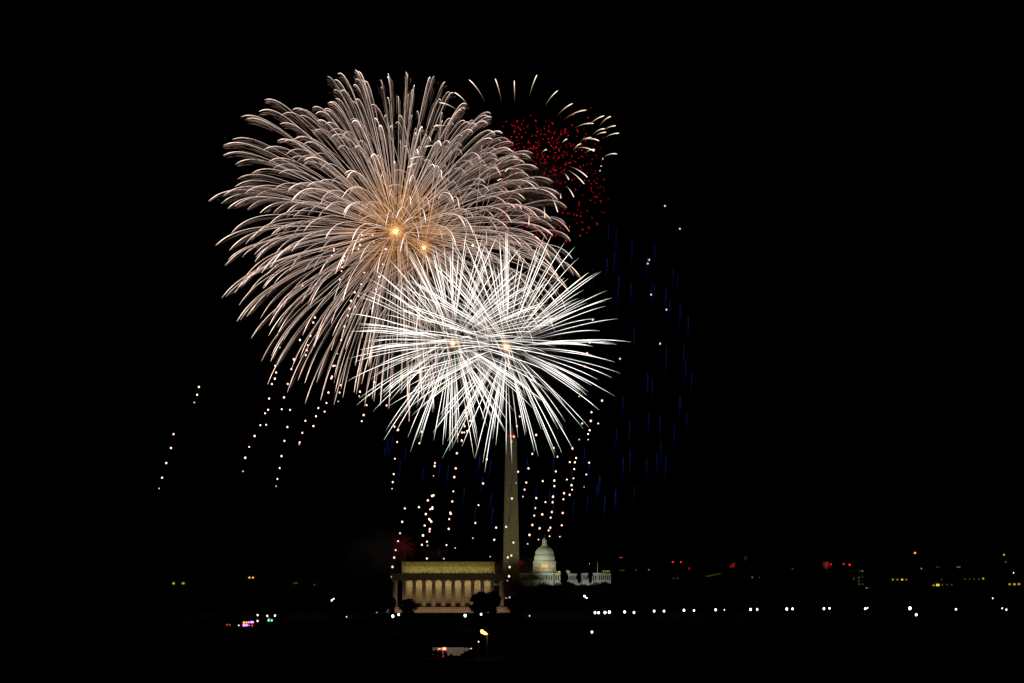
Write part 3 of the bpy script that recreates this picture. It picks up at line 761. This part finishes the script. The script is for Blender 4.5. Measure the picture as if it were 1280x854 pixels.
WH = np.array((1.0, .95, .89)); WHe = np.array((.80, .92, .74))
def peony_trail(fb, d, Rm, G, r, gain, rad0, k=.85):
    K = 1 - math.exp(-k); t0 = r.uniform(.10, .26)
    t = np.linspace(t0, 1, 18)
    P = d[None, :] * Rm * ((1 - np.exp(-k * t)) / K)[:, None] + np.array((0, 0, G)) * (1.05 * t - t * t)[:, None]
    rad = rad0 * np.clip((t - t0) / .25, .4, 1) * np.clip((1.02 - t) / .22, .12, 1)
    heat = gain * (.5 + 1.0 * np.clip((t - t0) / .25, 0, 1)) * (1 - .45 * np.clip((t - .8) / .2, 0, 1))
    e = np.clip((t - .8) / .2, 0, 1)[:, None]
    fb.tube(P, rad, mixc(WH, WHe, e) * heat[:, None])
def peony(px, py, Y, n, Rpx, Gpx, label, seed, gain=1.0, core=(2.6, 2.6, 2500), rad=.22):
    r = random.Random(seed); t = empty('firework_burst', at(px, py, Y), 0, label, 'firework'); s = Y / FPX
    dirs = [d for d in sphere_dirs(n, r, .11) if d[1] > -.93]; dirs.sort(key=lambda d: abs(d[1]))
    mk = [(lambda fb, d=d, L=r.choice((r.uniform(.72, 1.0), r.uniform(.88, 1.0), r.uniform(.92, 1.09))), g=gain * r.uniform(.8, 1.6): peony_trail(fb, d, Rpx * s * L, Gpx * s * r.uniform(.7, 1.3), r, g, rad * r.uniform(.75, 1.15))) for d in dirs]
    split_parts(t, mk)
    burst_core(t, core[0], core[1], (1, .62, .30), core[2], (1, .55, .25))
peony(566, 429, FY - 190, 205, 140, 17, 'white burst with straight spiky trails, the left one of two', 21)
peony(633, 434, FY - 200, 205, 156, 17, 'white burst with straight spiky trails, the right one of two, above the obelisk', 22)

# gold tipped arcs of the shell at the upper right
def arc_burst():
    Y = FY - 130; c = at(660, 215, Y); t = empty('firework_burst', c, 0, 'ring of short gold comma-shaped trails at the upper right', 'firework')
    L = [(455,300,370,195),(542,285,508,182),(612,295,610,195),(688,305,728,202),(775,300,842,230),(840,355,922,292),(875,400,990,355),(930,442,1028,428),(995,460,1080,412),(1060,445,1115,412),(1085,440,1150,420),
         (960,500,1020,480),(1040,478,1097,462),(1020,508,1080,492),(1085,512,1160,492),(925,540,965,515),(965,522,1052,540),(985,575,1035,568),(930,568,1028,600),(1080,592,1152,588),(905,628,1000,690),(890,675,978,750),
         (870,700,897,738),(880,760,922,830),(858,556,884,543),(755,584,780,572),(370,315,290,245),(320,370,215,330),(270,428,180,425),(210,515,130,520),(160,592,60,608),(130,655,55,692),(800,800,838,905),(850,810,853,842),
         (765,870,770,950),(690,900,686,985),(560,700,520,716),(600,655,560,690)]
    r = random.Random(5)
    for (x0, y0, x1, y1) in L:
        a = at(500 + x0 / 4.267, 60 + y0 / 4.267, Y) - c; b = at(500 + x1 / 4.267, 60 + y1 / 4.267, Y + 0) - c
        a.y = r.uniform(-40, 10); b.y = a.y - r.uniform(0, 15)
        m = (a + b) / 2 + Vector((0, 0, (b - a).length * .16))
        fb = Fib(); tt = np.linspace(0, 1, 12)[:, None]; A, B_, Mi = map(np.array, (a, b, m))
        P = (1 - tt) ** 2 * A + 2 * tt * (1 - tt) * Mi + tt ** 2 * B_; q = tt[:, 0]
        cl = mixc(np.array((.55, .30, .08)), np.array((1, .82, .60)), np.clip(q * 1.8, 0, 1)[:, None]) * (.12 + 1.7 * np.clip(q - .1, 0, 1) ** 1.1)[:, None]
        fb.tube(P, .10 + .42 * q * np.clip((1.02 - q) / .16, .12, 1), cl)
        fb.build('spark_trail', t, M['trail'])
arc_burst()

def red_stars():
    Y = FY - 30; c = at(678, 229, Y); s = Y / FPX; t = empty('firework_burst', c, 0, 'cloud of small red stars at the upper right, overlapping the golden willow', 'firework')
    r = random.Random(9); mk = []
    for i in range(560):
        d = np.array([r.gauss(0, 1) for _ in range(3)]); d /= np.linalg.norm(d); q = r.uniform(.55, 1.0) ** .7
        p = d * q * 92 * s * np.array((1, 1, .92))
        if r.random() < .35: p = np.array((r.gauss(4, 30), r.uniform(-60, 0), r.gauss(40, 20))) * s
        if p[0] < -55 * s: p[0] *= .8
        tan = d * .6 + np.array((r.gauss(0, .2), 0, -.55)); L = r.uniform(.6, 1.9) * s
        h = r.uniform(.1, .6) * (.55 if p[0] > 62 * s else 1)
        def f(fb, p=p, tan=tan, L=L, h=h):
            P = np.array([p - tan * L, p - tan * L * .3, p + tan * L * .4, p + tan * L])
            fb.tube(P, np.array((.15, .62, .66, .2)) * .6, np.array((.95, .012, .035)) * h)
        mk.append((p[1], f))
    mk.sort(key=lambda m: m[0])
    split_parts(t, [m[1] for m in mk], 100, 'red_star')
red_stars()

def mini(px, py, Y, n, Rpx, colr, gain, label, rad=.5, half=None, g=.1, r0=.15):
    s = Y / FPX; c = at(px, py, Y); t = empty('firework_burst', c, 0, label, 'firework'); r = random.Random(int(px))
    for d in sphere_dirs(n, r):
        if half and d @ np.array(half) < 0: continue
        q = np.linspace(r0, 1, 8)[:, None]; P = d * q * Rpx * s * r.uniform(.7, 1) + np.array((0, 0, -g * Rpx * s)) * q * q
        fb = Fib(); fb.tube(P, rad * s * .5, np.array(colr) * gain * r.uniform(.4, 1.1)); fb.build('spark_trail', t, M['trail'])
    return t
mini(504, 683, 3000, 54, 19, (1, .05, .09), .045, 'small dim red flower burst low above the temple\'s left end', .6)
mb_ = mini(651, 703, 2600, 26, 4.5, (1, .06, .07), .13, 'tiny red burst between the obelisk and the dome', .8, g=.3)
smoke_fill_d = bpy.data.lights.new('burst_smoke_light', 'POINT'); smoke_fill_d.energy = 800; smoke_fill_d.color = (1, .45, .14); smoke_fill_d.shadow_soft_size = 2  # added amber point light brightens the brown smoke, not the burst's own
smoke_fill = bpy.data.objects.new('burst_smoke_light', smoke_fill_d); COL.objects.link(smoke_fill); smoke_fill.parent = mb_; smoke_fill.location = (3, -28, -14)
mini(1033, 704, 5400, 22, 6, (1, .14, .05), .40, 'tiny red and orange burst low on the far right', .3, g=.4)
mini(914.5, 705, 5400, 22, 5.5, (1, .04, .05), .5, 'tiny red crescent burst low on the right', .9, half=(1, 0, -1.1), r0=.6)
mini(932, 698, 5400, 12, 3.5, (.5, .4, .25), .05, 'tiny faded pale burst above the red crescent burst', .9)

# ------------------------------------------------------------------ drifting dotted sparks
A3 = lambda L: [(250 + x / 4.267, 250 + y / 4.267) for x, y in L]
A5 = lambda L: [(420 + x / 4.267, 420 + y / 4.267) for x, y in L]
A6 = lambda L: [(180 + x / 4.267, 420 + y / 4.267) for x, y in L]
A7 = lambda L: [(680 + x / 2.136, 250 + y / 2.136) for x, y in L]
A8 = lambda L: [(470 + x / 4.267, 560 + y / 4.267) for x, y in L]
sp_mesh = None
def chain(pts, label, Y=1880, dim=False, group=None):
    global sp_mesh
    if sp_mesh is None:
        mb = MB(); mb.ball((0, 0, 0), 1, 2, 1, 1, 1.12); me = bpy.data.meshes.new('spark'); mb.bm.to_mesh(me); mb.bm.free(); me.materials.append(M['spark']); sp_mesh = me
        md = me.copy(); md.materials.clear(); md.materials.append(M['sparkd']); chain.dim = md
    c = at(pts[0][0], pts[0][1], Y); r = random.Random(int(pts[0][0] * 7 + pts[0][1]))
    if len(pts) == 1:
        o = link('drifting_spark', chain.dim if dim else sp_mesh, None, None, c); o.scale = (.62,) * 3
        tag(o, label, 'firework spark', group); return
    t = empty('spark_chain', c, 0, label, 'firework sparks', group)
    for i, (x, y) in enumerate(pts):
        q = at(x, y, Y + r.uniform(-6, 6)) - c
        small = dim or i == len(pts) - 1
        o = link('spark', chain.dim if small else sp_mesh, None, t, q); k = r.uniform(.46, .68) * (.75 if small else 1); o.scale = (k, k, k)
chain(A6([(293,272),(284,314),(268,355)]), 'short chain of three pink sparks at the far left')
chain(A6([(158,524),(144,598),(119,678),(97,756),(80,814)]), 'leftmost chain of pink sparks, five of them in a slanting line')
chain(A6([(699,159),(705,195),(698,228),(682,257),(668,334),(662,394),(646,413),(652,474),(621,476),(590,534),(561,592),(540,650),(528,722)]), 'long slanting chain of pink sparks below the left edge of the golden willow')
chain(A6([(800,127),(786,177),(767,256),(747,328),(735,391),(779,395),(765,486),(749,560),(734,641),(724,705),(712,763),(705,802)]), 'long steep chain of pink sparks reaching lowest on the left')
chain(A6([(1018,159),(1010,160),(1003,217),(999,226),(984,302),(974,358),(930,385),(964,404),(918,429),(904,481),(861,453),(845,517),(831,567),(828,577)]), 'curved chain of pink sparks below the willow\'s lower tips')
chain(A6([(1049,263),(1043,302),(1036,349)]), 'short chain of three pink sparks under the willow\'s lowest tips')
chain(A6([(1228,247),(1201,315),(1187,369),(1172,422),(1162,455)]) + A5([(128,297),(124,321)]), 'chain of pink sparks left of the lowest white trails')
chain(A3([(714,260),(714,271),(703,297),(771,300),(766,323),(759,359),(755,380),(745,425),(732,477)]), 'chain of small pink sparks inside the golden willow, lower left of its core')
chain(A3([(864,187),(860,210),(853,240),(845,263),(920,188),(927,225)]), 'chain of small pink sparks close left of the willow\'s core')
chain(A3([(990,262),(974,343),(955,410),(938,477),(922,524),(911,578)]), 'chain of small pink sparks below the willow\'s core')
chain(A3([(877,388),(860,450),(825,493),(845,512),(828,570),(805,538),(797,580),(788,617),(771,675),(753,747),(733,820)]), 'chain of pink sparks in front of the willow\'s lower trails')
chain(A3([(547,457),(613,627),(604,654),(589,725),(575,775),(569,802),(564,828),(533,747),(501,850),(426,787)]), 'loose chain of pink sparks at the willow\'s lower left tips')
chain(A5([(297,273),(287,315),(270,371),(256,290)]), 'short chain of pink sparks among the lower left white trails')
chain(A5([(312,484),(331,501),(326,566),(314,655),(308,737),(303,780),(299,815)]), 'chain of pink sparks dropping above the temple\'s left end')
chain(A8([(154,323),(140,394),(128,455),(118,497),(105,545),(97,585)]) + [(490.6, 708.8), (489, 721.2)], 'chain of pink sparks falling past the small red flower burst')
chain(A5([(457,511),(445,572),(381,354)]), 'three scattered pink sparks under the left white burst')
chain(A5([(528,678),(526,695),(520,746)]), 'tight trio of pink sparks above the temple')
chain(A5([(717,335),(705,387),(692,410),(692,428),(720,400),(715,453),(681,471),(686,482),(672,515),(684,515),(700,508),(650,527),(671,558),(645,626),(639,707),(631,753),(626,829)]), 'crowded chain of pink sparks below the left white burst\'s core')
chain(A8([(413,232),(407,286),(396,345),(399,351),(391,380),(388,432),(376,518),(422,534)]) , 'chain of pink sparks over the middle of the temple')
chain(A8([(307,253),(299,256),(277,280),(301,317),(301,324),(290,327),(266,353),(284,380),(289,386),(295,393),(260,414),(287,433),(286,446),(251,467),(245,517),(272,500),(275,521)]), 'dense cluster of pink sparks falling over the temple\'s left half')
chain(A8([(272,590),(362,591)]), 'two pink sparks just above the temple roof')
chain(A8([(229,316)]), 'single pink spark between two chains above the temple\'s left half')
chain(A5([(804,658)]) + A8([(571,190),(547,305),(530,400),(517,481)]), 'slanting chain of five pink sparks left of the obelisk')
chain(A8([(641,425),(631,490),(609,580)]), 'short chain of three pink sparks closest to the obelisk\'s left side')
chain(A8([(725,270),(694,421),(733,505),(722,574),(703,584)]) + [(637, 709), (636.3, 720.5), (634.2, 726)], 'chain of pink sparks in front of the lower obelisk')
chain([(637, 747), (632.3, 747.7)], 'two amber-pink sparks at the foot of the obelisk', Y=1800)
chain(A5([(980,430),(965,481),(949,537),(938,563)]), 'chain of pink sparks beside the obelisk\'s tip')
chain(A5([(1068,528),(1047,629),(1027,707),(1015,782),(1006,820)]) + A8([(784,260)]), 'upper chain of pink sparks right of the obelisk')
chain(A8([(758,127),(747,187)]), 'two pink sparks at the obelisk\'s right edge')
chain(A8([(890,177),(855,268),(850,321),(844,361),(834,411),(819,464),(809,512)]), 'slanting chain of pink sparks between the obelisk and the dome')
chain(A8([(904,289),(887,355),(873,429),(867,489)]), 'chain of four pink sparks just left above the dome')
chain(A8([(948,0),(968,47),(959,125),(951,174),(952,204),(944,260),(942,290),(938,342),(932,372),(930,426),(921,440),(926,471)]), 'chain of pink sparks falling straight onto the dome')
chain(A8([(1048,3),(1068,54),(1061,77),(1034,76),(1057,113),(1053,162),(1018,169),(1043,199),(1046,223),(1033,250),(1003,242),(1000,274),(996,347),(991,413),(981,474)]), 'long chain of pink sparks right above the dome')
chain(A8([(1137,79),(1122,142),(1110,208)]), 'rightmost chain of three pink sparks above the dome')
chain(A7([(127,567),(125,590),(122,615),(118,625),(118,640)]), 'short dense chain of pink sparks below the right white burst\'s tips')
chain(A7([(102,597),(145,597),(155,536),(94,640)]), 'four scattered pink sparks at the lower right of the white bursts')
chain(A7([(130,320),(122,381),(115,410),(109,445),(94,525)]), 'chain of pink sparks among the right tips of the white bursts')
for p in A7([(323,16),(363,77),(281,160),(277,170),(286,253),(327,293),(310,384),(203,424)]):
    chain([p], 'lone tiny white spark in the dark sky right of the bursts', dim=True, group='tiny white sparks right of the bursts')
chain([(500 + x / 4.267, 60 + y / 4.267) for x, y in ((1082,592),(1073,630),(1067,655))], 'short chain of three tiny white sparks under the gold ring of trails', dim=True)

# ------------------------------------------------------------------ falling blue sparks
def blue(px, py, ln, slant, label, group, gain=1.0, Y=2240):
    a = at(px, py, Y); b = at(px - slant * ln, py + ln, Y); o = b - a
    fb = Fib(); q = np.linspace(0, 1, 8)[:, None]; P = q * np.array(o)[None, :] + np.array((1.0, 0, 0)) * (q * (1 - q)) * 2.2
    heat = .29 * gain * (1 - q[:, 0]) ** 1.1 * np.array((.5, 1, 1, 1, 1, 1, 1, 1))
    fb.tube(P, .33, np.array((.012, .045, .26))[None, :] * heat[:, None])
    ob = fb.build('blue_spark', None, M['trail']); ob.location = a
    tag(ob, label, 'firework spark', group)
r = random.Random(31)
for v in ((172,68),(193,75,90),(235,108),(275,150),(296,120),(345,180),(357,200),(325,235),(336,265),(363,280),(385,310),(373,385,90),(327,390,100),(378,430),(394,460),(363,520),(381,568),(347,603,80),(277,465),(289,475),(211,520),
          (280,570),(310,578),(229,592),(193,608),(312,645,80),(325,680,70),(302,675),(230,670,70),(211,687),(274,688),(241,762,60),(148,738),(162,790),(192,772,70),(168,155),(200,203,60),(188,142),(131,182),(232,220),(240,340),(287,225),(294,222),(197,240)):
    (x, y), = A7([v[:2]]); ln = (v[2] if len(v) > 2 else 62) / 2.136
    blue(x, y, ln, .06, 'faint blue spark streak falling through the dark sky right of the bursts', 'blue spark streaks right of the bursts', r.uniform(.55, 1.15))
for v in ((133,65,190),(255,103,90),(342,85),(388,90,150),(472,208,110),(569,152),(555,42),(613,58),(617,240),(625,312,120),(533,308),(160,0),(48,0,60),(68,0,60)):
    (x, y), = A8([v[:2]]); ln = (v[2] if len(v) > 2 else 115) / 4.267
    blue(x, y, ln, .17, 'faint blue spark streak falling left of the obelisk', 'blue spark streaks left of the obelisk', r.uniform(.6, 1.15))
for (x, y) in ((491, 545), (484.5, 550), (616.4, 543)):
    blue(x, y, 24, .17, 'faint blue spark streak falling left of the obelisk', 'blue spark streaks left of the obelisk', .9)
for v in ((807,55),(787,195),(855,200),(948,45),(928,225),(1044,115),(1055,275,140),(1113,0),(1137,65),(1195,150),(1180,195),(1129,258),(1220,252),(1277,225),(845,275),(944,290)):
    (x, y), = A8([v[:2]]); ln = (v[2] if len(v) > 2 else 110) / 4.267
    blue(x, y, ln, .10, 'faint blue spark streak falling between the obelisk and the right sky', 'blue spark streaks above the dome', r.uniform(.6, 1.15))
for v in ((722,0,70),(728,143,110),(722,275,130)):
    (x, y), = A8([v[:2]]); blue(x, y, v[2] / 4.267, .13, 'pale blue spark streak crossing in front of the obelisk', 'blue spark streaks in front of the obelisk', 1.5)

# ------------------------------------------------------------------ smoke
def smoke(name, px, py, Y, rx, ry, rz, dens, col, label, scale=2.0, seed=0, thr=.42):
    c = at(px, py, Y)
    m = bpy.data.materials.new('smoke'); m.use_nodes = True; n = m.node_tree.nodes; l = m.node_tree.links; n.clear()
    out = n.new('ShaderNodeOutputMaterial'); pv = n.new('ShaderNodeVolumePrincipled'); l.new(pv.outputs[0], out.inputs['Volume'])
    pv.inputs['Color'].default_value = tuple(col) + (1,); pv.inputs['Anisotropy'].default_value = 0
    tc = n.new('ShaderNodeTexCoord'); ln = n.new('ShaderNodeVectorMath'); ln.operation = 'LENGTH'; l.new(tc.outputs['Object'], ln.inputs[0])
    mr = n.new('ShaderNodeMapRange'); mr.interpolation_type = 'SMOOTHSTEP'; mr.inputs[1].default_value = 1.0; mr.inputs[2].default_value = .15; l.new(ln.outputs['Value'], mr.inputs[0])
    nz = n.new('ShaderNodeTexNoise'); nz.inputs['Scale'].default_value = scale; nz.inputs['Detail'].default_value = 3
    mp = n.new('ShaderNodeMapping'); mp.inputs['Location'].default_value = (seed * 3.1, seed, seed * 1.7); l.new(tc.outputs['Object'], mp.inputs[0]); l.new(mp.outputs[0], nz.inputs['Vector'])
    m2 = n.new('ShaderNodeMapRange'); m2.inputs[1].default_value = thr; m2.inputs[2].default_value = .68; l.new(nz.outputs['Fac'], m2.inputs[0])
    mu = n.new('ShaderNodeMath'); mu.operation = 'MULTIPLY'; l.new(mr.outputs[0], mu.inputs[0]); l.new(m2.outputs[0], mu.inputs[1])
    m3 = n.new('ShaderNodeMath'); m3.operation = 'MULTIPLY'; m3.inputs[1].default_value = dens; l.new(mu.outputs[0], m3.inputs[0]); l.new(m3.outputs[0], pv.inputs['Density'])
    mb = MB(); mb.ball((0, 0, 0), 1, 3); o = mb.build(name, m, None, c); o.scale = (rx, ry, rz)
    tag(o, label, 'smoke', None, 'stuff')
    m.cycles.homogeneous_volume = False
    return o
smoke('smoke', 500, 292, FY + 5, 75, 60, 62, .004, (1, .9, .8), 'orange-lit smoke round the core of the largest golden burst', 2.0, 1, .30)
smoke('smoke', 495, 290, FY - 2, 17, 17, 17, .12, (1, .9, .8), 'small smoke ball added for the glow at the core of the largest golden burst', 2.5, 8, .2)  # dense smoke balls added so the core lights show a glow halo
smoke('smoke', 530, 310, FY + 23, 12, 12, 12, .12, (1, .9, .8), 'small smoke ball added for the glow at the core of the second golden burst', 2.5, 9, .2)
smoke('smoke', 566, 429, FY - 192, 8, 8, 8, .12, (1, .9, .8), 'small smoke ball added for the glow at the core of the left white burst', 2.5, 10, .2)
smoke('smoke', 633, 434, FY - 202, 8, 8, 8, .12, (1, .9, .8), 'small smoke ball added for the glow at the core of the right white burst', 2.5, 11, .2)
smoke('smoke', 598, 425, FY - 150, 105, 50, 66, .003, (.9, 1, .9), 'grey smoke inside the two white bursts', 2.4, 2, .35)
smoke('smoke', 664, 232, FY + 40, 42, 30, 34, .010, (.9, .85, .75), 'grey-brown smoke puff among the red stars at the upper right', 2.2, 3, .35)
smoke('smoke', 649, 726, 2560, 34, 20, 27, .34, (.55, .40, .22), 'brown smoke drifting between the obelisk and the domed building', 1.8, 4, .30)
smoke('smoke', 472, 692, 2300, 42, 30, 36, .014, (.7, .72, .68), 'faint grey smoke left of the temple', 1.6, 5, .30)
smoke('smoke', 545, 692, 2300, 22, 20, 9, .02, (.7, .72, .68), 'faint grey smoke over the temple roof', 1.6, 6, .30)
